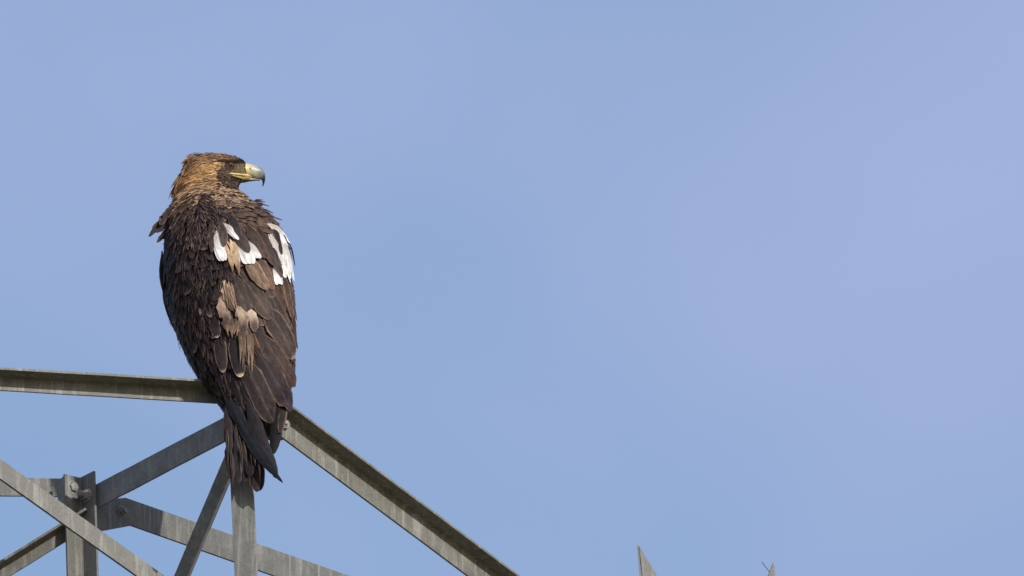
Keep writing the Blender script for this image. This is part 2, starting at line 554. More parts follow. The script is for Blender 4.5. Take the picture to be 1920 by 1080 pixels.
for k in range(60):
    py = lerp(340, 800, k / 59)
    xl, xr, dc, hd = interp(ROWS, py)
    rg_ = []
    for j in range(48):
        a = 2 * math.pi * j / 48
        c, s_ = math.cos(a), math.sin(a)
        q = 0.9
        cc = math.copysign(abs(c) ** q, c); ss = math.copysign(abs(s_) ** q, s_)
        groove = 1.0
        rg_.append(W((xl + xr) / 2 + (xr - xl) / 2 * cc, py, dc + hd * ss * groove))
    rows.append(rg_)
loft(rows)
rows = []
for x, ty, by, hd in HEAD:
    rows.append([W(x, (ty + by) / 2 + (by - ty) / 2 * math.cos(2 * math.pi * j / 28), HD + hd * math.sin(2 * math.pi * j / 28)) for j in range(28)])
loft(rows)
# neck: from the skull down and back into the mantle
rows = []
for py, xl, xr, hd in [(300, 362, 436, 20), (318, 352, 442, 28), (332, 343, 444, 34), (346, 334, 446, 44), (364, 336, 446, 52), (380, 340, 440, 46)]:
    rows.append([W((xl + xr) / 2 + (xr - xl) / 2 * math.cos(2 * math.pi * j / 28), py, HD - 4 + hd * math.sin(2 * math.pi * j / 28)) for j in range(28)])
loft(rows)
# thighs
for sx in (-1, 1):
    rows = []
    for py, x, d, r_ in [(680, 470 + sx * 26, 60, 38), (710, 470 + sx * 27, 50, 32), (735, 470 + sx * 28, 36, 22), (752, 472 + sx * 28, 30, 13), (766, 474 + sx * 28, 24, 9)]:
        rows.append([W(x + r_ * math.cos(2 * math.pi * j / 20), py, d + r_ * math.sin(2 * math.pi * j / 20)) for j in range(20)])
    loft(rows)
bmesh.ops.recalc_face_normals(bm, faces=bm.faces)
bme = bpy.data.meshes.new('body')
bm.to_mesh(bme); bm.free()
tmp = bpy.data.objects.new('body', bme)
COL.objects.link(tmp)
md = tmp.modifiers.new('r', 'REMESH'); md.mode = 'VOXEL'; md.voxel_size = 0.005
md = tmp.modifiers.new('s', 'SMOOTH'); md.iterations = 6; md.factor = 0.5
dg = bpy.context.evaluated_depsgraph_get()
body_me = bpy.data.meshes.new_from_object(tmp.evaluated_get(dg))
bpy.data.objects.remove(tmp)
BVH = BVHTree.FromPolygons([v.co.copy() for v in body_me.vertices], [tuple(p.vertices) for p in body_me.polygons])
for p in body_me.polygons:
    p.use_smooth = True
eagle = empty('eagle', W(475, 762, 25))
tag(eagle, 'large dark brown eagle with golden nape and white shoulder patches perched on the pylon', 'eagle')

# plumage colours as seen on the bird
BLACK = lin(34, 29, 32); DARK = lin(56, 46, 44); BROWN = lin(84, 67, 56); WARM = lin(106, 78, 58); TAN = lin(182, 154, 122)
BEIGE = lin(206, 172, 140); WHITE = lin(228, 226, 221); GOLD = lin(186, 140, 88); RUST = lin(154, 112, 70); EDGE = lin(142, 118, 96)
BLUEBLK = lin(24, 25, 31)

def surf(px, py):
    """body point and outward normal straight behind a photo pixel; off the outline the nearest point"""
    h = BVH.ray_cast(CAM, ray(px, py))
    if h[0] is not None:
        return h[0], h[1]
    xl, xr, dc, hd = interp(ROWS, py)
    p = W(px, py, dc - hd * 0.2)
    l, n_, i, dd = BVH.find_nearest(p)
    return W(px, py, (l - CAM).dot(FWD) / S - D0 / S), n_

class Feathers:
    def __init__(self):
        self.v = []; self.f = []; self.c = []; self.uv = []; self.vs = None
    def add(self, pts, nrm, width, col, nu=3, outline='round', camber=0.18, rag=0.06, asym=0.0, twist=0.0, tipv=0.62, split=0):
        """pts, nrm: the shaft; width: half width in px; col(u, v) -> rgb"""
        base = len(self.v)
        n = len(pts)
        ln = sum((pts[k + 1] - pts[k]).length for k in range(n - 1)) / S
        ph = rnd.random() * 100
        notch = [(rnd.uniform(0.35, 0.95), rnd.choice((-1, 1)), rnd.uniform(0.2, 0.5)) for _ in range(split)]
        for k in range(n):
            v = self.vs[k] if self.vs else k / (n - 1)
            dr = (pts[min(k + 1, n - 1)] - pts[max(k - 1, 0)]).normalized()
            sd = dr.cross(nrm[k]).normalized()
            nn = sd.cross(dr).normalized()
            if outline == 'round':
                w = 0.25 + 0.75 * sstep(0, 0.35, v)
                if v > tipv:
                    q = (v - tipv) / (1 - tipv)
                    w = (0.25 + 0.75 * sstep(0, 0.35, v)) * math.sqrt(max(0.0, 1 - q ** 2.3))
            elif outline == 'lance':
                w = (0.2 + 0.8 * sstep(0, 0.3, v)) * (1 - max(0, (v - 0.3) / 0.7) ** 1.5)
            else:   # primary
                w = min(1, 0.6 + 1.5 * v)
                if v > 0.55:
                    q = (v - 0.55) / 0.45
                    w *= (1 - q ** 1.8) ** 0.8 if q < 1 else 0
            for j in range(nu):
                u = -1 + 2 * j / (nu - 1)
                ww = width * w * (1 + asym * (1 if u > 0 else -1))
                if abs(u) > 0.7:
                    ww *= 1 + rag * noise.noise(Vector((v * 9 + ph, u * 3, ph))) * 2
                    for nv, side, dep in notch:
                        if side * u > 0 and abs(v - nv) < 0.05:
                            ww *= 1 - dep
                back = (ww * abs(u) ** 2 * 0.0)
                p = pts[k] + sd * (u * ww * S) - nn * (abs(u) ** 2 * width * w * camber * S) + nn * (u * twist * width * S) + dr * back * S
                self.v.append(p)
                self.c.append(col(u, v))
                self.uv.append((u * ww, v * ln + ph * 3))
        for k in range(n - 1):
            for j in range(nu - 1):
                a = base + k * nu + j
                self.f.append((a, a + 1, a + nu + 1, a + nu))
    def build(self, name, mat, parent):
        me = bpy.data.meshes.new(name)
        me.from_pydata([v - parent.location for v in self.v], [], self.f)
        ca = me.color_attributes.new('plumage', 'FLOAT_COLOR', 'POINT')
        ca.data.foreach_set('color', [x for c in self.c for x in (*c, 1.0)])
        ul = me.uv_layers.new(name='barbs')
        li = [0] * len(me.loops)
        me.loops.foreach_get('vertex_index', li)
        ul.data.foreach_set('uv', [x for i in li for x in self.uv[i]])
        me.polygons.foreach_set('use_smooth', [True] * len(me.polygons))
        me.materials.append(mat)
        o = bpy.data.objects.new(name, me)
        COL.objects.link(o)
        o.parent = parent
        return o

def colouring(base, edge=None, tip=None, root=None, edge_w=0.22, tip_w=0.12, rach=0.0, var=0.12, side=None, tipfrom=None):
    k = 1 + rnd.uniform(-var, var)
    cool = (0.82, 0.81, 0.90) if base[0] < 0.12 else (1, 1, 1)
    b_ = tuple(c * k * q for c, q in zip(base, cool))
    ph = rnd.random() * 90
    def f(u, v):
        n_ = noise.noise(Vector((u * 1.1 + ph, v * 2.3, ph)))
        c = tuple(x * (1 + 0.35 * n_) for x in b_)
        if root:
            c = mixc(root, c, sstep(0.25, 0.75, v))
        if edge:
            e = sstep(1 - edge_w * 1.6, 1.0, abs(u))
            if side and side * u < 0:
                e *= 0.15
            c = mixc(c, edge, e * max(0.0, min(1.0, 0.6 + 1.0 * noise.noise(Vector((v * 3.1 + ph, math.copysign(2, u), 7))))))
        if tip:
            c = mixc(c, tip, sstep(1 - tip_w * 1.8, 1 - tip_w * 0.3, v) * 0.9)
        if rach:
            c = mixc(c, tuple(min(1, x * 2.2 + 0.02) for x in b_), rach * (1 - sstep(0.0, 0.16, abs(u))))
        return c
    return f

def vlist(n):
    """stations along a feather, closer together at the tip"""
    return [1 - (1 - k / (n - 1)) ** 1.7 for k in range(n)]
def along(pxs, lift=(0.5, 7), n=12, depths=None, follow=True):
    """a shaft through photo points lying on the body, rising from root to tip"""
    # resample the polyline
    seg = [math.hypot(b_[0] - a[0], b_[1] - a[1]) for a, b_ in zip(pxs, pxs[1:])]
    tot = sum(seg)
    pts, nr = [], []
    vs = vlist(n)
    for k in range(n):
        s_ = tot * vs[k]
        i = 0
        while i < len(seg) - 1 and s_ > seg[i]:
            s_ -= seg[i]; i += 1
        t = s_ / seg[i]
        x, y = lerp(pxs[i][0], pxs[i + 1][0], t), lerp(pxs[i][1], pxs[i + 1][1], t)
        v = vs[k]
        off = lerp(lift[0], lift[1], v) - (0 if depths else 5 * (1 - sstep(0, 0.22, v)))
        if depths:
            p = W(x, y, lerp(depths[0], depths[1], v) - off)
            nn = (-FWD + Z * 0.15).normalized()
        else:
            p, nn = surf(x, y)
            nn = (nn + (-FWD) * 0.35).normalized()
            p = p + (nn * 0.45 - FWD * 0.6) * off * S
        pts.append(p); nr.append(nn)
    # smooth bumps
    for _ in range(1):
        pts = [pts[0]] + [(pts[k - 1] + pts[k] * 2 + pts[k + 1]) / 4 for k in range(1, n - 1)] + [pts[-1]]
        nr = [nr[0]] + [(nr[k - 1] + nr[k] * 2 + nr[k + 1]).normalized() for k in range(1, n - 1)] + [nr[-1]]
    return pts, nr

def march(root, nrm, dr, length, n, lift, stiff=0.5, vs=None):
    """a shaft that starts at a body point and runs over the skin along dr"""
    pts, nr = [], []
    p = root.copy(); nn = nrm.copy(); d = dr.copy()
    for k in range(n):
        v = vs[k] if vs else k / (n - 1)
        v1 = (vs[min(k + 1, n - 1)] if vs else (k + 1) / (n - 1))
        st = length * S * (v1 - v)
        d = (d - nn * d.dot(nn)).normalized()
        pts.append(p + nn * lerp(lift[0], lift[1], v) * S); nr.append(nn.copy())
        q = p + d * st
        l, m_, i, dd = BVH.find_nearest(q)
        if l is None:
            break
        f = 1 - stiff * v
        p = q.lerp(l, f)
        nn = nn.lerp(m_, f).normalized()
    return pts, nr

def flow(px, py):
    """how the plumage lies, per px down"""
    xl, xr, dc, hd = interp(ROWS, py)
    xl2, xr2, _, _ = interp(ROWS, py + 24)
    t = (px - (xl + xr) / 2) / ((xr - xl) / 2)
    t = max(-1.05, min(1.05, t))
    x2 = (xl2 + xr2) / 2 + t * (xr2 - xl2) / 2
    g = (x2 - px) / 24 if abs(t) < 1 else ((xl2 - xl) if t < 0 else (xr2 - xr)) / 24
    add = 0.5 * sstep(-0.15, 0.3, t) * (1 - sstep(0.62, 0.98, t)) * sstep(380, 450, py) * (1 - 0.4 * sstep(700, 780, py))
    return max(-1.2, min(1.3, g + add)), t

def jit(x):
    return rnd.uniform(-x, x)
def shade(px, py, t):
    """plumage colours by place on the body: base, edge"""
    n1 = noise.noise(Vector((px * 0.02, py * 0.02, 3))) + 0.6 * noise.noise(Vector((px * 0.06, py * 0.06, 9)))
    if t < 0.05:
        base = mixc(lin(62, 50, 46), lin(26, 22, 24), max(0, min(1, 0.62 + 0.6 * n1 + rnd.uniform(-0.25, 0.25))))  # dark mantle plumage, deepened further to paint the side turned from the sun
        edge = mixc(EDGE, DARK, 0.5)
    else:
        base = mixc(BROWN, DARK, 0.35 + 0.5 * n1)
        edge = mixc(EDGE, BROWN, 0.35)
    if t < 0.05 and py < 460:
        k = 1 - sstep(395, 460, py)
        base = mixc(base, mixc(BROWN, DARK, 0.3 + 0.4 * n1), max(0, min(1, 0.55 * k)))
        edge = mixc(edge, lin(160, 134, 108), 0.5 * k)
    if py < 440:
        w = sstep(0.1, 0.6, t)
        base = mixc(base, mixc(WARM, BROWN, 0.5), 0.55 * w)
    if py < 385:
        k = (1 - sstep(345, 388, py)) * (0.6 + 0.7 * n1)
        base = mixc(base, mixc(TAN, WARM, 0.5), max(0, min(1, k)))
        edge = mixc(edge, BEIGE, max(0, min(1, k + 0.2)))
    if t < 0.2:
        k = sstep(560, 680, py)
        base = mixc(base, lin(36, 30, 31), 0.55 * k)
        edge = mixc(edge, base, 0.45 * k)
    return base, edge

# body skin under the feathers
def skin_col(p):
    x, y = proj(p)
    if y < 352 and x < 470:
        if x > 418 and y > 318 and y < 352:
            return mixc(BLACK, BROWN, 0.2)
        return lin(72, 56, 42)
    return mixc(DARK, BLACK, 0.5)
ca = body_me.color_attributes.new('plumage', 'FLOAT_COLOR', 'POINT')
ca.data.foreach_set('color', [x for v in body_me.vertices for x in (*skin_col(v.co), 1.0)])
body_o = link('body', body_me, attr_mat('plumage_skin', 0.85, 0.1, 0.3), eagle)
body_me.materials.clear(); body_me.materials.append(bpy.data.materials['plumage_skin'])

# ---- small body feathers all round, one mass
CLEAR = [(520, 440, 13), (530, 465, 14), (538, 490, 13), (545, 515, 11), (413, 465, 12), (462, 475, 15), (436, 470, 13), (447, 492, 12), (519, 520, 8), (428, 435, 9)]
small = Feathers()
py = 352.0
row = 0
while py < 772:
    xl, xr, dc, hd = interp(ROWS, py)
    hw = (xr - xl) / 2
    circ = math.pi * (hw + hd)
    m = int(circ / 8.5)
    for j in range(m):
        a = 2 * math.pi * (j + 0.5 * (row % 2) + jit(0.35)) / m
        y = py + jit(4)
        p = W((xl + xr) / 2 + hw * math.cos(a), y, dc + hd * math.sin(a))
        l, n_, i, dd = BVH.find_nearest(p)
        x, yy = proj(l)
        sl, t = flow(x, y)
        front = n_.dot(FWD) < 0.2
        if front and any(math.hypot(x - cx, y + 14 - cy) < cr for cx, cy, cr in CLEAR):
            continue
        d = (RT * (sl + jit(0.18)) - Z).normalized()
        if not front:
            d = (RT * (sl * 0.5 + jit(0.2)) - Z).normalized()
        base, edge = shade(x, y, t)
        if not front:
            base = mixc(DARK, BROWN, rnd.random() * 0.6)
        ln = rnd.uniform(20, 30) * (0.8 if y < 400 else 1.1)
        lan = rnd.random() < (0.3 if t < 0 else 0.2)
        pts, nr = march(l, n_, d, ln, 5, (-0.5, rnd.uniform(2.2, 4.8)), 0.55)
        if len(pts) == 5:
            small.add(pts, nr, rnd.uniform(3.6, 6.0) * (0.75 if lan else 1), colouring(base, edge, None, None, 0.3, var=0.28), 3,
                      'lance' if lan else 'round', 0.3, 0.15, twist=jit(0.12))
    py += 7.5
    row += 1
for it in range(480):
    y = rnd.uniform(385, 735)
    xl, xr, dc, hd = interp(ROWS, y)
    x = lerp(xl, xr, rnd.uniform(0.0, 0.52 if y < 640 else 0.6))
    l, n_ = surf(x, y)
    sl, t = flow(x, y)
    d = (RT * (sl + jit(0.35)) - Z).normalized()
    b0, e0 = shade(x, y, t)
    if rnd.random() < 0.35:
        b0 = mixc(b0, EDGE, rnd.uniform(0.05, 0.3))
    pts, nr = march(l, n_, d, rnd.uniform(16, 40), 6, (4, rnd.uniform(6, 10)), 0.6)
    if len(pts) == 6:
        small.add(pts, nr, rnd.uniform(0.8, 2.2), colouring(b0, None, var=0.25), 3, 'lance', 0.2, 0.1, twist=jit(0.2))
for it in range(420):
    y = rnd.uniform(366, 455)
    xl, xr, dc, hd = interp(ROWS, y)
    x = lerp(xl, xr, rnd.uniform(0.05, 0.45))
    l, n_ = surf(x, y)
    sl, t = flow(x, y)
    sw = 0.7 * (1 - sstep(370, 450, y)) * (1 if x > 372 else -0.5)
    d = (RT * (sl + sw + jit(0.2)) - Z).normalized()
    b0 = mixc(lin(70, 56, 50), lin(132, 108, 90), rnd.random() ** 1.5)
    pts, nr = march(l, n_, d, rnd.uniform(16, 30), 6, (5, rnd.uniform(7, 11)), 0.5)
    if len(pts) == 6:
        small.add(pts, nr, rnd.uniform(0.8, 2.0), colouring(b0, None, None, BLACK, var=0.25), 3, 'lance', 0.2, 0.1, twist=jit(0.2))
so = small.build('body_feathers', FEATHER, eagle)
so['kind'] = 'stuff'

# ---- single larger feathers, each an object
def one(name, pts, nr, width, col, vs=None, mat=None, **kw):
    f = Feathers()
    f.vs = vs
    f.add(pts, nr, width, col, **kw)
    return f.build(name, mat or FEATHER, eagle)
COUNT = 0
# mantle and left wing: medium lance-like feathers
py = 372.0
row = 0
while py < 735:
    xl, xr, dc, hd = interp(ROWS, py)
    x = xl + 6 + (8 if row % 2 else 0)
    while x < lerp(xl, xr, 0.5 if py < 640 else 0.42):
        xx, yy = x + jit(4), py + jit(6)
        l, n_ = surf(xx, yy)
        sl, t = flow(xx, yy)
        d = (RT * (sl + jit(0.16)) - Z).normalized()
        base, edge = shade(xx, yy, t)
        pts, nr = march(l, n_, d, rnd.uniform(30, 46), 10, (-1, rnd.uniform(6, 10)), 0.55, vlist(10))
        if len(pts) == 10:
            one('mantle_feather', pts, nr, rnd.uniform(6, 11), colouring(tuple(c * 1.15 for c in base), edge, edge if rnd.random() < 0.3 else None, tuple(c * 0.35 for c in BLACK), 0.22, rach=0.25 * rnd.random(), var=0.22),  # root: dark feather base, blackened to paint the shaded gaps between feathers
                vs=vlist(10), nu=7, outline='round' if rnd.random() < 0.45 else 'lance', camber=0.12, rag=0.22, tipv=0.5, twist=jit(0.12), split=1)
            COUNT += 1
        x += 16
    py += 21
    row += 1
# wing coverts on the right: broader
py = 372.0
row = 0
while py < 610:
    xl, xr, dc, hd = interp(ROWS, py)
    x = lerp(xl, xr, 0.52) + (9 if row % 2 else 0)
    while x < xr - 3:
        xx, yy = x + jit(3), py + jit(5)
        l, n_ = surf(xx, yy)
        sl, t = flow(xx, yy)
        d = (RT * (sl + jit(0.1)) - Z).normalized()
        base, edge = shade(xx, yy, t)
        big = sstep(430, 560, yy)
        pts, nr = march(l, n_, d, rnd.uniform(30, 40) * (1 + 0.5 * big), 10, (-1, rnd.uniform(4.5, 6.5)), 0.45, vlist(10))
        if len(pts) == 10:
            one('covert_feather', pts, nr, rnd.uniform(7.5, 9.5) * (1 + 0.45 * big), colouring(tuple(c * 1.12 for c in base), edge, edge if rnd.random() < 0.4 else None, BLACK, 0.2, 0.06, rach=0.3 * rnd.random(), var=0.2),  # black root: natural dark base plus painted shade under the overlapping feather
                vs=vlist(10), nu=7, outline='round', camber=0.13, rag=0.12, tipv=0.55, twist=jit(0.1))
            COUNT += 1
        x += lerp(16, 22, big)
    py += lerp(20, 28, sstep(430, 560, py))
    row += 1

# ---- feathers one can name in the photograph: points, half width, colours, lift
PALE = lin(176, 150, 124)
def T(name, pts_, w, base, *a, **kw):
    """a white patch is three overlapping feathers, everything else one"""
    if base[0] < 0.5 or w < 5:
        return T1(name, pts_, w, base, *a, **kw)
    lo, hi = kw.pop('lift')
    kw.pop('rag', 0); kw.pop('split', 0)
    for k, off in enumerate((-0.55, 0.55, 0.0)):
        q = []
        for i, (x, y) in enumerate(pts_):
            f = i / (len(pts_) - 1)
            q.append((x + off * w * (0.5 + 0.5 * min(1, f * 2)) + jit(0.8), y + (jit(5) - abs(off) * 4) * f))
        kw['edge_w'] = 0.12
        kw['tipv'] = 0.78
        T1(name, q, w * (0.62 if off else 0.68), mixc(base, lin(170, 164, 156), rnd.uniform(0, 0.35)), lin(176, 170, 162), None, lin(176, 166, 156),
           lift=(lo + k * 0.8, hi + k * 0.9), rag=0.06, **kw)
def T1(name, pts_, w, base, edge=None, tip=None, root=None, lift=(1, 8), outline='round', depths=None, tipv=0.6, n=16, camber=0.12, asym=0.0, **kw):
    p, q = along(pts_, lift, n, depths)
    ck = {k: kw.pop(k) for k in ('edge_w', 'tip_w', 'rach', 'var', 'side') if k in kw}
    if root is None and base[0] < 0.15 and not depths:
        root = tuple(c * 0.45 for c in base)  # darker base, shade of the overlap above put into the root colour
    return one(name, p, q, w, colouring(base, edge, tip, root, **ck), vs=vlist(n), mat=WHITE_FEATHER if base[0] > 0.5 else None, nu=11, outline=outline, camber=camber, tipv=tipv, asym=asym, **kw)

# lower layers first
PB = lin(46, 38, 38); PD = lin(33, 28, 30)
T('tail_feather', [(440, 745), (452, 830), (457, 904)], 12, PD, EDGE, None, depths=(-40, -96), lift=(0, 0), tipv=0.86, edge_w=0.08, split=2)
T('tail_feather', [(425, 745), (428, 830), (434, 899)], 8.5, lin(45, 37, 37), lin(78, 60, 55), None, depths=(-46, -104), lift=(0, 0), tipv=0.9, edge_w=0.15, rag=0.15, split=2)
T('tail_feather', [(434, 745), (440, 830), (446, 906)], 9, lin(46, 38, 38), lin(140, 124, 112), None, depths=(-44, -101), lift=(0, 0), tipv=0.88, edge_w=0.12, side=-1, rag=0.2, split=3)
T('tail_feather', [(462, 745), (470, 840), (482, 923)], 12, PB, EDGE, None, depths=(-40, -92), lift=(0, 0), tipv=0.7, edge_w=0.1, split=3, rag=0.2)
T('tail_feather', [(478, 745), (488, 840), (486, 921)], 10, PD, EDGE, None, depths=(-36, -88), lift=(0, 0), tipv=0.84, edge_w=0.1)
T('tail_feather', [(455, 800), (463, 840), (470, 893)], 9, PD, None, None, depths=(-50, -100), lift=(0, 0), tipv=0.8)
T('primary_feather', [(523, 738), (519, 800), (512, 852)], 12, lin(17, 16, 18), None, depths=(-20, -62), lift=(0, 0), outline='round', tipv=0.45)
T('primary_feather', [(532, 738), (530, 780), (525, 812)], 8, lin(48, 41, 39), EDGE, depths=(-18, -50), lift=(0, 0), tipv=0.5, edge_w=0.3)
T('primary_feather', [(462, 745), (487, 822), (519, 897)], 13, lin(34, 30, 33), lin(46, 42, 45), depths=(-58, -112), lift=(0, 2), outline='round', tipv=0.55, split=2, rag=0.08)
T('primary_feather', [(424, 734), (460, 806), (496, 862), (531, 906)], 13, BLUEBLK, lin(45, 46, 52), depths=(-46, -122), lift=(0, 2), outline='primary', split=4, rag=0.16, rach=0.3)
for k in range(8):
    x = 426 + k * 7.4 + jit(1.5)
    y = rnd.uniform(790, 850)
    dz = -58 - (y - 760) * 0.36
    T('tail_feather', [(x, y), (x + (x - 440) * 0.12 + 3, y + 30), (x + (x - 440) * 0.2 + 5 + jit(2), min(918, y + rnd.uniform(50, 72)))], rnd.uniform(1.4, 3.6), mixc(lin(50, 41, 40), BLACK, rnd.random()), mixc(EDGE, BROWN, 0.3), None, depths=(dz, dz - 24), lift=(0, 0), outline='lance', n=8, edge_w=0.3)
# lower edge of the mantle
for px_, py_, L_, w_ in ((418, 715, 70, 9), (430, 720, 78, 10), (444, 728, 70, 10), (458, 728, 62, 10), (408, 690, 62, 9), (396, 668, 58, 8), (404, 700, 55, 7), (386, 650, 56, 8), (425, 690, 70, 10), (440, 700, 76, 10)):
    T('mantle_feather', [(px_, py_), (px_ + L_ * 0.2, py_ + L_ * 0.55), (px_ + L_ * 0.4, py_ + L_)], w_, mixc(PD, BLACK, rnd.random()), mixc(EDGE, DARK, 0.6), lift=(4, 9), tipv=0.35, edge_w=0.3, split=2, rag=0.14)
# the big wing quills
T('wing_quill', [(432, 672), (452, 730), (478, 789)], 15, PD, mixc(EDGE, PB, 0.6), lift=(3, 9), tipv=0.55, edge_w=0.08, rach=0.3)
T('wing_quill', [(472, 640), (512, 706), (543, 768)], 21, lin(58, 49, 49), mixc(EDGE, PB, 0.3), lift=(5, 14), tipv=0.72, edge_w=0.08, rach=0.3)
T('wing_quill', [(452, 665), (484, 730), (509, 790)], 21, lin(68, 57, 56), mixc(EDGE, PB, 0.2), lift=(5, 13), tipv=0.72, edge_w=0.08, rach=0.55)
T('wing_quill', [(484, 622), (520, 675), (547, 724)], 20, lin(80, 63, 55), lin(128, 98, 78), lift=(7, 17), tipv=0.75, edge_w=0.16, side=-1, rach=0.25)
T('wing_quill', [(493, 570), (524, 622), (546, 672)], 23, lin(76, 64, 57), mixc(EDGE, BROWN, 0.1), lin(150, 130, 110), lift=(9, 20), tipv=0.68, edge_w=0.07, tip_w=0.03, rach=0.4)
T('wing_quill', [(543, 640), (548, 680), (553, 716)], 8, lin(74, 60, 52), EDGE, lift=(3, 6), tipv=0.5, edge_w=0.15)
T('wing_quill', [(536, 560), (549, 610), (555, 655)], 10, lin(78, 62, 52), EDGE, lift=(3, 7), tipv=0.5, edge_w=0.15)
T('wing_quill', [(470, 590), (492, 640), (505, 680)], 11, lin(68, 58, 56), lin(180, 130, 95), lift=(5, 9), tipv=0.55, edge_w=0.2, side=1)
# dark pale-rimmed feathers at the centre
T('covert_feather', [(436, 625), (444, 668), (452, 708)], 14, lin(52, 44, 46), mixc(PALE, BROWN, 0.4), lin(215, 190, 160), lift=(6, 13), tipv=0.5, edge_w=0.14, tip_w=0.06)
T('covert_feather', [(410, 622), (414, 662), (420, 699)], 12, lin(62, 52, 50), mixc(PALE, BROWN, 0.5), lin(160, 140, 130), lift=(5, 11), tipv=0.45, edge_w=0.14, tip_w=0.05)
T('covert_feather', [(400, 590), (404, 615), (408, 634)], 10, lin(56, 46, 46), mixc(PALE, BROWN, 0.5), lin(190, 165, 150), lift=(5, 10), tipv=0.5, edge_w=0.12, tip_w=0.05)
# right wing coverts
T('covert_feather', [(430, 505), (450, 550), (468, 598)], 15, lin(78, 66, 58), mixc(EDGE, BROWN, 0.5), lift=(4, 9), tipv=0.55, edge_w=0.12, rach=0.3)
T('covert_feather', [(500, 535), (522, 590), (544, 638)], 15, lin(80, 68, 59), mixc(EDGE, BROWN, 0.3), lift=(5, 11), tipv=0.55, edge_w=0.1, rach=0.3)
T('covert_feather', [(455, 520), (483, 562), (508, 600)], 18, lin(86, 73, 62), lin(160, 136, 110), lift=(6, 13), tipv=0.5, edge_w=0.08, side=1, rach=0.4)
T('covert_feather', [(520, 480), (535, 520), (551, 575)], 11, lin(84, 66, 55), mixc(EDGE, BROWN, 0.3), lift=(3, 8), tipv=0.6, edge_w=0.2)
T('covert_feather', [(510, 500), (520, 540), (532, 582)], 10, lin(90, 68, 54), mixc(EDGE, WARM, 0.3), lift=(4, 9), tipv=0.6, edge_w=0.22)
T('covert_feather', [(533, 520), (542, 552), (554, 602)], 9, lin(92, 72, 56), EDGE, lift=(4, 8), tipv=0.6, edge_w=0.25)
T('covert_feather', [(470, 465), (495, 505), (512, 545)], 12, lin(100, 78, 66), mixc(EDGE, WARM, 0.5), lift=(4, 8), tipv=0.5, edge_w=0.2)
# white and tan scapulars
T('scapular_feather', [(405, 425), (409, 462), (419, 493)], 9, WHITE, None, None, None, lift=(7, 12), tipv=0.45, rag=0.2, split=1, var=0.03)
T('scapular_feather', [(428, 440), (431, 475), (437, 512)], 9, TAN, lin(220, 188, 150), lin(130, 100, 76), lift=(6, 10), tipv=0.5, tip_w=0.3, outline='lance')
T('scapular_feather', [(440, 446), (443, 485), (449, 516)], 9.5, TAN, lin(232, 205, 172), lin(120, 94, 74), lift=(7, 11), tipv=0.5, tip_w=0.3, outline='lance')
T('scapular_feather', [(450, 452), (460, 474), (468, 500)], 11, WHITE, None, None, None, lift=(8, 12), tipv=0.72, rag=0.2, split=1, var=0.03)
T('scapular_feather', [(462, 452), (472, 470), (482, 487)], 9, lin(206, 202, 200), None, lift=(8, 11), tipv=0.75, rag=0.2, split=1, var=0.03)
T('scapular_feather', [(462, 478), (478, 512), (500, 545)], 14.5, lin(112, 92, 74), lin(216, 180, 140), None, lift=(9, 17), tipv=0.45, edge_w=0.1, side=-1, rach=0.3)
T('scapular_feather', [(416, 418), (432, 434), (447, 453)], 5.5, WHITE, lift=(8, 12), tipv=0.4, var=0.03)
T('scapular_feather', [(396, 405), (398, 440), (398, 476)], 5.5, lin(76, 64, 58), EDGE, lift=(7, 12), tipv=0.5, edge_w=0.15)
T('scapular_feather', [(414, 415), (419, 440), (421, 464)], 8.5, lin(92, 78, 70), mixc(EDGE, PALE, 0.3), lift=(9, 14), tipv=0.4, edge_w=0.12)
T('scapular_feather', [(437, 412), (451, 446), (466, 476)], 11.5, lin(76, 64, 58), mixc(EDGE, BROWN, 0.4), lift=(10, 15), tipv=0.4, edge_w=0.1)
T('scapular_feather', [(430, 402), (440, 425), (450, 446)], 9, lin(66, 56, 54), mixc(EDGE, BROWN, 0.4), lift=(9, 14), tipv=0.45, edge_w=0.1)
T('scapular_feather', [(462, 420), (480, 452), (497, 486)], 12, lin(88, 70, 60), mixc(EDGE, WARM, 0.5), lift=(8, 12), tipv=0.5, edge_w=0.15)
T('scapular_feather', [(482, 425), (498, 460), (512, 500)], 12, lin(78, 64, 58), mixc(EDGE, BROWN, 0.5), lift=(8, 13), tipv=0.5, edge_w=0.15)
# white leading patch at the right
T('scapular_feather', [(510, 428), (527, 468), (541, 528)], 13.5, WHITE, None, lift=(7, 10), rag=0.15, tipv=0.55, var=0.03)
T('scapular_feather', [(503, 420), (518, 434), (535, 462)], 9.5, WHITE, None, lift=(8, 11), rag=0.15, tipv=0.6, var=0.03)
T('scapular_feather', [(522, 440), (536, 476), (538, 512)], 9.5, lin(206, 202, 200), None, lift=(8, 11), rag=0.15, tipv=0.6, var=0.03)
T('scapular_feather', [(505, 440), (513, 465), (527, 494)], 8, lin(206, 202, 200), lin(150, 140, 136), lift=(9, 11), rag=0.15, tipv=0.5, var=0.03)
T('scapular_feather', [(511, 416), (518, 448), (525, 479)], 7, lin(58, 50, 46), EDGE, lift=(9, 14), tipv=0.45, edge_w=0.15, rag=0.15)
T('scapular_feather', [(524, 436), (534, 452), (541, 470)], 4.5, lin(58, 52, 44), None, lift=(9, 12), tipv=0.45)
T('scapular_feather', [(537, 446), (545, 470), (550, 500)], 3.5, BLACK, None, lift=(7, 9), tipv=0.5)
T('scapular_feather', [(514, 500), (518, 518), (521, 535)], 7.5, WHITE, None, lift=(9, 11), tipv=0.75, var=0.03)
T('scapular_feather', [(503, 452), (514, 488), (525, 521)], 10.5, lin(82, 68, 60), EDGE, lift=(9, 15), tipv=0.5, edge_w=0.1, rag=0.1)
T('scapular_feather', [(528, 492), (535, 512), (541, 532)], 2.4, WHITE, None, lift=(11, 13), tipv=0.4, var=0.03)
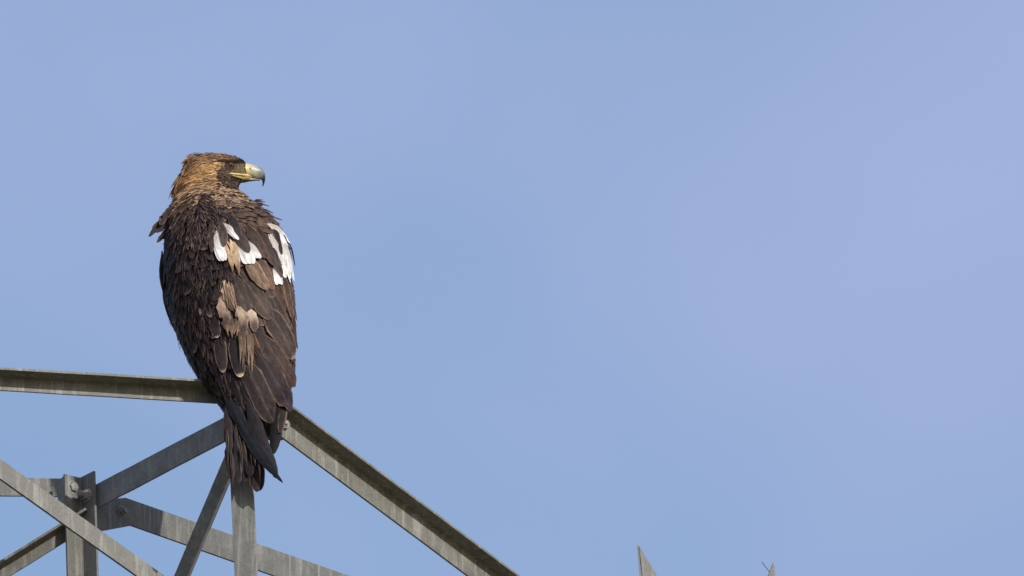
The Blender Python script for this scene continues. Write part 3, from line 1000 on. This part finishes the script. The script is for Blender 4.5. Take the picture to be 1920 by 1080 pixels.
T('scapular_feather', [(526, 500), (536, 545), (546, 600)], 9, lin(88, 70, 56), lin(150, 124, 100), lift=(8, 10), tipv=0.6, edge_w=0.3)
# beige ruffled feathers
T('ruffled_feather', [(414, 552), (420, 585), (430, 622)], 12, lin(88, 72, 62), lin(150, 126, 106), None, lin(172, 146, 124), lift=(9, 13), tipv=0.3, edge_w=0.25, split=3, rag=0.15)
T('ruffled_feather', [(446, 572), (454, 600), (458, 632)], 12, lin(90, 74, 64), lin(154, 130, 110), None, lin(174, 150, 128), lift=(10, 14), tipv=0.35, edge_w=0.25, split=3, rag=0.15)
T('ruffled_feather', [(466, 576), (474, 598), (478, 624)], 9, lin(92, 76, 66), lin(170, 146, 124), None, lin(186, 164, 144), lift=(10, 15), tipv=0.4, edge_w=0.3, split=2, rag=0.1)
T('ruffled_feather', [(420, 526), (427, 552), (436, 584)], 9.5, lin(120, 94, 78), lin(170, 140, 116), lin(74, 58, 50), lin(196, 166, 138), lift=(9, 13), tipv=0.3, edge_w=0.3, tip_w=0.3, split=3, rag=0.25)
for k in range(8):
    x = 418 + k * 2.6
    y = 534 + jit(8)
    T('ruffled_feather', [(x, y), (x + 4 + jit(2), y + 22), (x + 9 + jit(4), y + 48 + jit(8))], rnd.uniform(1.4, 3.0), mixc(lin(176, 146, 122), lin(84, 66, 56), rnd.uniform(0.0, 0.9)), None, lift=(11, 15), outline='lance', n=8)
for k in range(7):
    x = 449 + k * 3.6
    y = 606 + jit(12)
    T('ruffled_feather', [(x, y), (x + 4 + jit(3), y + 38), (x + 3 + jit(6), 690 + jit(16))], rnd.uniform(2.2, 4.4), mixc(lin(164, 136, 114), BROWN, rnd.uniform(0.0, 0.85)), None, None, BROWN, lift=(12, 16), outline='lance', n=8)
for k in range(8):
    x = 424 + k * 3
    y = 590 + jit(10)
    T('ruffled_feather', [(x, y), (x + 2 + jit(3), y + 20), (x + 3 + jit(4), 634 + jit(9))], rnd.uniform(1.6, 3.4), mixc(lin(158, 130, 108), BROWN, rnd.uniform(0.1, 0.9)), None, None, BROWN, lift=(12, 15), outline='lance', n=8)
T('ruffled_feather', [(374, 575), (378, 590), (381, 602)], 3.2, lin(120, 94, 82), None, lift=(6, 8), tipv=0.3, outline='lance')
# wind-lifted feathers off the left shoulder, and ruffs on the right one
for a in ([(324, 388), (304, 414), (279, 444)], [(328, 394), (312, 420), (292, 436)], [(332, 402), (316, 430), (294, 455)], [(334, 412), (320, 434), (303, 448)], [(322, 386), (312, 402), (300, 422)]):
    T('shoulder_feather', a, rnd.uniform(6.5, 9), lin(54, 45, 45), mixc(EDGE, BROWN, 0.4), depths=(150, 120), lift=(0, 0), tipv=0.2, edge_w=0.25, split=3, rag=0.25)
for a in ([(466, 384), (482, 378), (497, 380)], [(474, 390), (490, 383), (505, 388)], [(482, 398), (499, 394), (513, 402)], [(488, 404), (508, 406), (529, 414)], [(494, 412), (512, 414), (524, 421)], [(472, 380), (484, 376), (492, 376)], [(496, 420), (512, 424), (527, 432)]):
    T('shoulder_feather', a, rnd.uniform(5, 7), lin(82, 64, 56), mixc(EDGE, BROWN, 0.3), lift=(1, 4), tipv=0.3, edge_w=0.25, split=2, rag=0.25)
# thin dark quills of the far wing along the left edge
for a in ([(304, 470), (303, 520), (309, 556)], [(308, 520), (310, 560), (319, 600)], [(314, 570), (324, 605), (338, 632)], [(309, 540), (312, 565), (318, 597)]):
    T('wing_quill', a, 5, BLACK, mixc(EDGE, PALE, 0.5), depths=(130, 100), lift=(0, 0), tipv=0.4, edge_w=0.3)

# ---- hackles on head and neck: narrow pointed feathers in one mass
hack = Feathers()
def head_flow(x, y):
    """direction the hackles lie, in px"""
    k = sstep(430, 350, x) if False else max(0, min(1, (430 - x) / 90))
    dx, dy = lerp(-1, -0.62, k), lerp(0.12, 0.95, k)
    if y > 338:
        dx, dy = lerp(dx, -0.1, 0.5), lerp(dy, 1, 0.6)
    return dx, dy
for it in range(4600):
    x, y = rnd.uniform(330, 462), rnd.uniform(286, 384)
    back = rnd.random() < 0.25
    if back:
        h = BVH.ray_cast(W(x, y, 900), -ray(x, y))
        l, n_ = h[0], h[1]
    else:
        h = BVH.ray_cast(CAM, ray(x, y)); l, n_ = h[0], h[1]
    if l is None:
        continue
    if y > 356 + 8 * math.sin(x * 0.1) and rnd.random() < 0.65:
        continue
    face = (x - 404) / 55
    # bare-ish face: lores and gape
    nz = noise.noise(Vector((x * 0.05, y * 0.05, 1)))
    nb = noise.noise(Vector((x * 0.14, y * 0.14, 5)))
    if not back and x + 9 * nb > 425 + 0.25 * abs(y - 312) and 302 + 3 * nb < y < 327 + 3 * nb:
        continue
    dx, dy = head_flow(x, y)
    if x > 436 and y < 338 - 0.1 * (x - 436) and y > 322 and not back:
        continue
    throat = x + 20 * nb > 413 + (y - 326) * 0.35 + max(0, y - 344) * 0.6 and y + 8 * nb > 316 and x > 400
    c0 = mixc(RUST, WARM, rnd.random() * 0.8) if y < 305 else mixc(GOLD, RUST, rnd.random())
    c0 = mixc(c0, lin(66, 46, 32), max(0, min(0.85, (0.2 if y < 305 else 0.32) + nz * 1.4 + rnd.uniform(-0.42, 0.42))))
    if 380 < x < 424 and 300 < y < 335 and rnd.random() < 0.6:
        c0 = mixc(c0, lin(206, 170, 118), rnd.uniform(0.3, 0.9))
    if throat:
        if y > 352 or x < 418:
            dx, dy = -0.2, 1
        c0 = mixc(lin(26, 22, 23), lin(78, 60, 48), rnd.random() ** 2)
    elif y > 340:
        c0 = mixc(c0, mixc(BEIGE, GOLD, 0.3), rnd.uniform(0.1, 0.95))
        if rnd.random() < 0.25:
            c0 = mixc(BROWN, WARM, rnd.random())
    if x > 436 and y < 303:
        c0 = mixc(c0, lin(70, 52, 38), 0.6)
    d = (RT * (dx + jit(0.25)) - UP * (dy + jit(0.25)))
    ln = lerp(8, 34, max(0, min(1, (440 - x) / 80))) * rnd.uniform(0.75, 1.2)
    if throat:
        ln = rnd.uniform(8, 14)
    pts, nr = march(l, n_, d, ln, 5, (-0.5, rnd.uniform(1.5, 5.0) * (0.6 if x > 420 else 1 + 0.7 * sstep(400, 350, x))), 0.75)
    if len(pts) == 5:
        hack.add(pts, nr, rnd.uniform(1.1, 1.9) + 1.2 * max(0, min(1, (415 - x) / 60)) * rnd.random(), colouring(c0, mixc(c0, BEIGE, 0.35), None, mixc(c0, BROWN, 0.5), 0.3, var=0.25), 3, 'lance', 0.35, 0.1, twist=jit(0.3))
# ragged nape fringe against the sky
for it in range(110):
    v = it / 110
    x, y = lerp(360, 333, v) + jit(4), lerp(292, 350, v) + jit(3)
    h = BVH.find_nearest(W(x, y, HD - 6 + jit(20)))
    d = RT * (-0.75 + 0.25 * v + jit(0.2)) - UP * (0.55 + 0.5 * v + jit(0.2))
    nn = (h[1] * 0.6 - RT * 0.5).normalized()
    pts, nr = march(h[0], h[1], d, rnd.uniform(14, 36) * (0.8 + 0.35 * v), 6, (0, rnd.uniform(2, 7)), 1.0)
    if len(pts) == 6:
        c0 = mixc(mixc(GOLD, RUST, rnd.random()), BROWN, rnd.random() * 0.7)
        hack.add(pts, nr, rnd.uniform(1.6, 3.0), colouring(c0, mixc(c0, BEIGE, 0.3), None, None, 0.3, var=0.25), 3, 'lance', 0.3, 0.1)
def free(root, dr, length, n, bend):
    """a loose shaft blown clear of the skin"""
    pts, nr = [], []
    p = root.copy(); d = dr.normalized()
    for k in range(n):
        pts.append(p.copy())
        nr.append((-FWD + d * 0.1).normalized())
        p = p + d * (length * S / (n - 1))
        d = (d - UP * bend).normalized()
    return pts, nr
NAPE = [(0, 363, 289, -0.95, 0.2), (0.25, 355, 302, -0.8, 0.65), (0.5, 347, 318, -0.66, 0.85), (0.75, 337, 334, -0.52, 0.95), (1, 332, 346, -0.45, 1.0)]
for it in range(210):
    f = rnd.random() ** 0.85
    x, y, dx, dy = interp(NAPE, f)
    x += rnd.uniform(-1, 9); y += jit(4)
    dep = HD - rnd.uniform(-12, 24)
    d = RT * (dx + jit(0.22)) - UP * (dy + jit(0.22)) - FWD * rnd.uniform(0, 0.3)
    pts, nr = free(W(x, y, dep), d, rnd.uniform(10, 24) * (0.8 + 0.75 * f), 6, rnd.uniform(0.02, 0.1))
    c0 = mixc(mixc(GOLD, RUST, rnd.random()), lin(66, 46, 32), rnd.random() * 0.85)
    hack.add(pts, nr, rnd.uniform(1.2, 2.8), colouring(c0, mixc(c0, BEIGE, 0.25), None, mixc(c0, BROWN, 0.6), 0.3, var=0.3), 3, 'lance', 0.3, 0.12, twist=jit(0.5))
# free tips of the cape over the left shoulder
for it in range(70):
    x, y = rnd.uniform(332, 350), rnd.uniform(326, 350)
    l, n_ = surf(x, y)
    d = RT * (-0.5 + jit(0.25)) - UP
    pts, nr = march(l, n_, d, rnd.uniform(20, 38), 6, (1, rnd.uniform(3, 9)), 1.0)
    if len(pts) == 6:
        c0 = mixc(mixc(GOLD, RUST, rnd.random()), lin(66, 46, 32), rnd.random() * 0.9)
        hack.add(pts, nr, rnd.uniform(1.6, 3.2), colouring(c0, mixc(c0, BEIGE, 0.3), None, None, 0.3, var=0.25), 3, 'lance', 0.3, 0.1)
# pale-edged feathers where the neck meets the back
for x, y in ((366, 350), (379, 355), (391, 350), (402, 357), (414, 352), (427, 354), (437, 361), (421, 366), (407, 370), (435, 374), (392, 371), (446, 370), (420, 382), (376, 369)):
    l, n_ = surf(x, y)
    d = (RT * (0.012 * (x - 395) + jit(0.2)) - UP).normalized()
    pts, nr = march(l, n_, d, rnd.uniform(17, 24), 9, (1, rnd.uniform(4, 6)), 0.4, vlist(9))
    if len(pts) == 9:
        one('neck_feather', pts, nr, rnd.uniform(5.5, 7.5), colouring(mixc(WARM, BROWN, rnd.random()), lin(216, 182, 148), lin(206, 172, 138), mixc(TAN, WARM, rnd.random()), 0.4, 0.14, var=0.2), vs=vlist(9), nu=7, outline='round', camber=0.15, rag=0.2, tipv=0.4, split=1)
# crown and brow bristles
for it in range(60):
    x = rnd.uniform(372, 460)
    y = 287.5 + (max(0, x - 425) / 37) ** 2 * 14
    h = BVH.find_nearest(W(x, y, HD + jit(14)))
    d = RT * (-1 + jit(0.2)) + UP * rnd.uniform(0.05, 0.4)
    pts, nr = march(h[0], h[1], d, rnd.uniform(6, 11), 4, (0, rnd.uniform(1, 3)), 1.0)
    if len(pts) == 4:
        c0 = mixc(RUST, lin(60, 44, 34), rnd.random() if x < 430 else 0.6 + 0.4 * rnd.random())
        hack.add(pts, nr, rnd.uniform(0.9, 1.6), colouring(c0, None), 3, 'lance', 0.3, 0.1)
# dark brow line, lores and chin bristles
for it in range(120):
    x = rnd.uniform(416, 461)
    y = 302.2 + 0.05 * (x - 416) + jit(1.8)
    h = BVH.ray_cast(CAM, ray(x, y))
    if h[0] is None: continue
    pts, nr = march(h[0], h[1], -RT - UP * 0.1 + RT * jit(0.2), rnd.uniform(6, 11), 4, (1, rnd.uniform(2.5, 5)), 0.8)
    if len(pts) == 4:
        hack.add(pts, nr, rnd.uniform(1.2, 1.9), colouring(mixc(lin(40, 32, 28), lin(70, 52, 38), rnd.random()), None), 3, 'lance', 0.3, 0.1)
for it in range(620):
    x, y = rnd.uniform(412, 461), rnd.uniform(303, 326)
    if math.hypot(x - 433, y - 309.2) < 5.5: continue
    h = BVH.ray_cast(CAM, ray(x, y))
    if h[0] is None: continue
    pts, nr = march(h[0], h[1], -RT * 0.8 - UP * rnd.uniform(0.2, 0.8), rnd.uniform(4, 8), 4, (0, rnd.uniform(0.6, 1.6)), 0.4)
    if len(pts) == 4:
        c0 = mixc(lin(136, 118, 84), lin(70, 58, 44), rnd.random() * 0.8)
        c0 = mixc(c0, lin(38, 31, 27), max(sstep(309, 304, y), sstep(13, 5, math.hypot((x - 433) * 0.8, y - 309.2)) * 0.9, 0.6 * sstep(432, 424, x)))
        hack.add(pts, nr, rnd.uniform(0.8, 1.5), colouring(c0, None), 3, 'lance', 0.3, 0.1)
for it in range(60):
    x = rnd.uniform(440, 458)
    y = 341 + (458 - x) * 0.4 + jit(2)
    l, n_, i, dd = BVH.find_nearest(W(x, y, HD - 8))
    pts, nr = march(l, n_, -RT * 0.6 - UP * 0.8, rnd.uniform(5, 10), 4, (0, rnd.uniform(1, 3)), 1.0)
    if len(pts) == 4:
        hack.add(pts, nr, rnd.uniform(0.8, 1.4), colouring(mixc(BLACK, BROWN, rnd.random() * 0.4), None), 3, 'lance', 0.3, 0.1)
ho = hack.build('neck_hackles', FEATHER, eagle)
ho['kind'] = 'stuff'

# ---- bill, eye
def bill():
    # sections: x, top, bottom, half thickness, colour along the culmen
    up = [(456, 305, 331.5, 13), (463, 306.3, 332, 12), (468, 307, 332.5, 11), (474, 308.5, 333.5, 9.8), (481, 311.7, 335.5, 8.2)]
    bm = bmesh.new()
    rows = []
    for x, ty, by, ht in up:
        rows.append([(x, (ty + by) / 2 - (by - ty) / 2 * math.cos(a), HD + ht * math.sin(a) * (0.72 + 0.28 * -math.cos(a) if False else 1)) for a in [2 * math.pi * j / 20 for j in range(20)]])
    # hook: sections turn downwards
    for cx, cy, rx, ang, ht in [(486.2, 325.3, 11.2, 14, 6.9), (489.6, 328.2, 9.0, 30, 5.4), (493.0, 333.2, 5.0, 55, 3.9), (494.3, 339.3, 2.7, 84, 2.6), (493.7, 345, 1.4, 98, 1.4), (492.5, 349.6, 0.4, 104, 0.3)]:
        ca_, sa_ = math.cos(R(ang)), math.sin(R(ang))
        # section plane normal turns from +x to down; "up" in the section goes to the outer curve
        rows.append([(cx + sa_ * rx * math.cos(a), cy - ca_ * rx * math.cos(a), HD + ht * math.sin(a)) for a in [2 * math.pi * j / 20 for j in range(20)]])
    vr = [[bm.verts.new(W(*p)) for p in r_] for r_ in rows]
    for a, b_ in zip(vr, vr[1:]):
        for j in range(20):
            bm.faces.new((a[j], a[(j + 1) % 20], b_[(j + 1) % 20], b_[j]))
    bm.faces.new(vr[0][::-1]); bm.faces.new(vr[-1])
    return bm
def col_mesh(name, bm, mat, cf, parent, sub=2):
    bmesh.ops.recalc_face_normals(bm, faces=bm.faces)
    if sub:
        bmesh.ops.subdivide_edges(bm, edges=bm.edges, cuts=sub, use_grid_fill=True, smooth=0.6)
    me = bpy.data.meshes.new(name)
    bm.to_mesh(me); bm.free()
    ca = me.color_attributes.new('plumage', 'FLOAT_COLOR', 'POINT')
    ca.data.foreach_set('color', [x for v in me.vertices for x in (*cf(*proj(v.co)), 1.0)])
    me.polygons.foreach_set('use_smooth', [True] * len(me.polygons))
    return link(name, me, mat, parent)
HORN = attr_mat('bill_horn', 0.38, 0.45, 0.12)
YEL = lin(208, 182, 116); GREY = lin(170, 168, 146); TIP = lin(38, 40, 46)
def bill_col(x, y):
    c = mixc(YEL, lin(196, 190, 160), max(sstep(311, 306.5, y), 0.7 * sstep(319, 327, y)))
    c = mixc(c, GREY, sstep(467, 473, x + (y - 318) * 0.12))
    c = mixc(c, lin(116, 121, 114), sstep(477, 489, x))
    c = mixc(c, TIP, sstep(0.3, 0.72, ((x - 488) / 9) * 0.5 + ((y - 322) / 20) * 0.6))
    if math.hypot((x - 469.3) / 1.5, (y - 316) / 3.2) < 1:
        c = lin(70, 52, 24)
    return c
bo = col_mesh('upper_bill', bill(), HORN, bill_col, eagle)
# lower mandible
bm = bmesh.new()
rows = []
for x, ty, by, ht in [(432, 328, 332, 17), (438, 329, 336, 16), (446, 330.2, 341, 13.5), (455, 331.5, 343, 11.5), (464, 332.5, 341.2, 10), (474, 333.5, 339.6, 8), (482, 335, 338.8, 5.5), (488, 336.2, 338.2, 2)]:
    rows.append([bm.verts.new(W(x, (ty + by) / 2 - (by - ty) / 2 * math.cos(a), HD + ht * math.sin(a))) for a in [2 * math.pi * j / 16 for j in range(16)]])
for a, b_ in zip(rows, rows[1:]):
    for j in range(16):
        bm.faces.new((a[j], a[(j + 1) % 16], b_[(j + 1) % 16], b_[j]))
bm.faces.new(rows[0][::-1]); bm.faces.new(rows[-1])
col_mesh('lower_bill', bm, HORN, lambda x, y: mixc(mixc(lin(196, 170, 104), lin(140, 142, 118), sstep(462, 482, x)), lin(66, 60, 46), sstep(334.5, 339, y + (x - 470) * 0.05)), eagle)
# yellow gape flange
def strip(name, pts_, w, mat, cf, rise=2.0):
    bm = bmesh.new()
    prev = None
    for k, (x, y, hw) in enumerate(pts_):
        h = BVH.ray_cast(CAM, ray(x, y))
        d = ((h[0] - CAM).dot(FWD) / S - D0 / S) if h[0] is not None else HD - 12
        if len(pts_[0]) and x > 455:
            d = min(d, HD - 11)
        ring = [bm.verts.new(W(x, y - hw * math.cos(a), d - rise * math.sin(a))) for a in [math.pi * j / 6 for j in range(7)]]
        if prev:
            for j in range(6):
                bm.faces.new((prev[j], prev[j + 1], ring[j + 1], ring[j]))
        prev = ring
    return col_mesh(name, bm, mat, cf, eagle, 1)
strip('gape', [(430, 325, 0.5), (434, 325.6, 1.7), (442, 326.2, 1.9), (450, 327, 2.0), (458, 327.8, 2.2), (464, 328.6, 2.4), (472, 331.6, 0.6)], 1.2, HORN, lambda x, y: YEL)
strip('lower_gape', [(434, 328.6, 0.5), (442, 330.2, 1.8), (450, 331.2, 3.4), (458, 332.4, 4.8), (467, 334, 4.4)], 2, HORN, lambda x, y: mixc(lin(172, 150, 96), lin(84, 74, 52), sstep(331.5, 338, y)), 1.0)
# eyes
for sgn in (-1, 1):
    if sgn < 0:
        h = BVH.ray_cast(CAM, ray(433, 309.2)); loc, nn = h[0], (-FWD + RT * 0.3)
    else:
        h = BVH.ray_cast(W(433, 309.2, 900), -ray(433, 309.2)); loc, nn = h[0], (FWD + RT * 0.3)
    nn.normalize()
    r_ = 4.6 * S
    c = loc - nn * r_ * 0.25
    bm = bmesh.new()
    bmesh.ops.create_uvsphere(bm, u_segments=24, v_segments=16, radius=r_)
    bmesh.ops.translate(bm, verts=bm.verts, vec=c)
    me = bpy.data.meshes.new('eye'); bm.to_mesh(me); bm.free()
    me.polygons.foreach_set('use_smooth', [True] * len(me.polygons))
    eye_m = bpy.data.materials.get('eye_iris') or plain('eye_iris', lin(112, 80, 44), 0.08, 0.6, 0.2, 600)
    eo = link('eye', me, eye_m, eagle)
    bm = bmesh.new()
    bmesh.ops.create_uvsphere(bm, u_segments=20, v_segments=12, radius=r_ * 0.72)
    bmesh.ops.translate(bm, verts=bm.verts, vec=c + nn * r_ * 0.36)
    me = bpy.data.meshes.new('pupil'); bm.to_mesh(me); bm.free()
    me.polygons.foreach_set('use_smooth', [True] * len(me.polygons))
    pm = bpy.data.materials.get('pupil_black') or plain('pupil_black', (0.008, 0.007, 0.006), 0.06, 0.6, 0.1)
    po = link('pupil', me, pm, eo); po.location = (0, 0, 0)
    for v in me.vertices:
        v.co -= Vector((0, 0, 0))

# ---- feet on the steel, behind the tail
TOE = plain('foot_skin', lin(206, 170, 70), 0.6, 0.3, 0.2, 300)
CLAW = plain('claw_black', (0.02, 0.02, 0.022), 0.3, 0.5, 0.2)
def tube(rows_):
    bm = bmesh.new()
    prev = None
    for k, (p, r_) in enumerate(rows_):
        q = rows_[min(k + 1, len(rows_) - 1)][0]; o_ = rows_[max(k - 1, 0)][0]
        ax = (q - o_).normalized()
        a = ax.orthogonal().normalized(); b_ = ax.cross(a)
        ring = [bm.verts.new(p + (a * math.cos(2 * math.pi * j / 10) + b_ * math.sin(2 * math.pi * j / 10)) * r_) for j in range(10)]
        if prev:
            for j in range(10):
                bm.faces.new((prev[j], prev[(j + 1) % 10], ring[(j + 1) % 10], ring[j]))
        else:
            bm.faces.new(ring[::-1])
        prev = ring
    bm.faces.new(prev)
    return bm
for sx in (-1, 1):
    base = W(474 + sx * 28, 766, 24)
    # the steel under each foot
    top = base - Z * 0.004
    for ang in (62, 84, 104, 268):
        dr = Vector((math.cos(R(ang)), math.sin(R(ang)), 0))
        rr = [(top, 0.0085), (top + dr * 0.022 + Z * 0.006, 0.0085), (top + dr * 0.044 + Z * 0.003, 0.0078), (top + dr * 0.06 - Z * 0.006, 0.006)]
        to = finish('toe', tube(rr), TOE, eagle, 0)
        tip = rr[-1][0]
        cl = [(tip, 0.0055), (tip + dr * 0.012 - Z * 0.006, 0.0042), (tip + dr * 0.017 - Z * 0.017, 0.0025), (tip + dr * 0.015 - Z * 0.027, 0.0006)]
        co = finish('claw', tube(cl), CLAW, to, 0)
        co.location = (0, 0, 0)
        me = co.data
        # the toe already carries the eagle's offset
        co.location = Vector((0, 0, 0))
print('single feathers', len([o for o in sc.objects if 'feather' in o.name or 'quill' in o.name]), 'tris', sum(len(p.vertices) - 2 for o in sc.objects if o.type == 'MESH' for p in o.data.polygons))
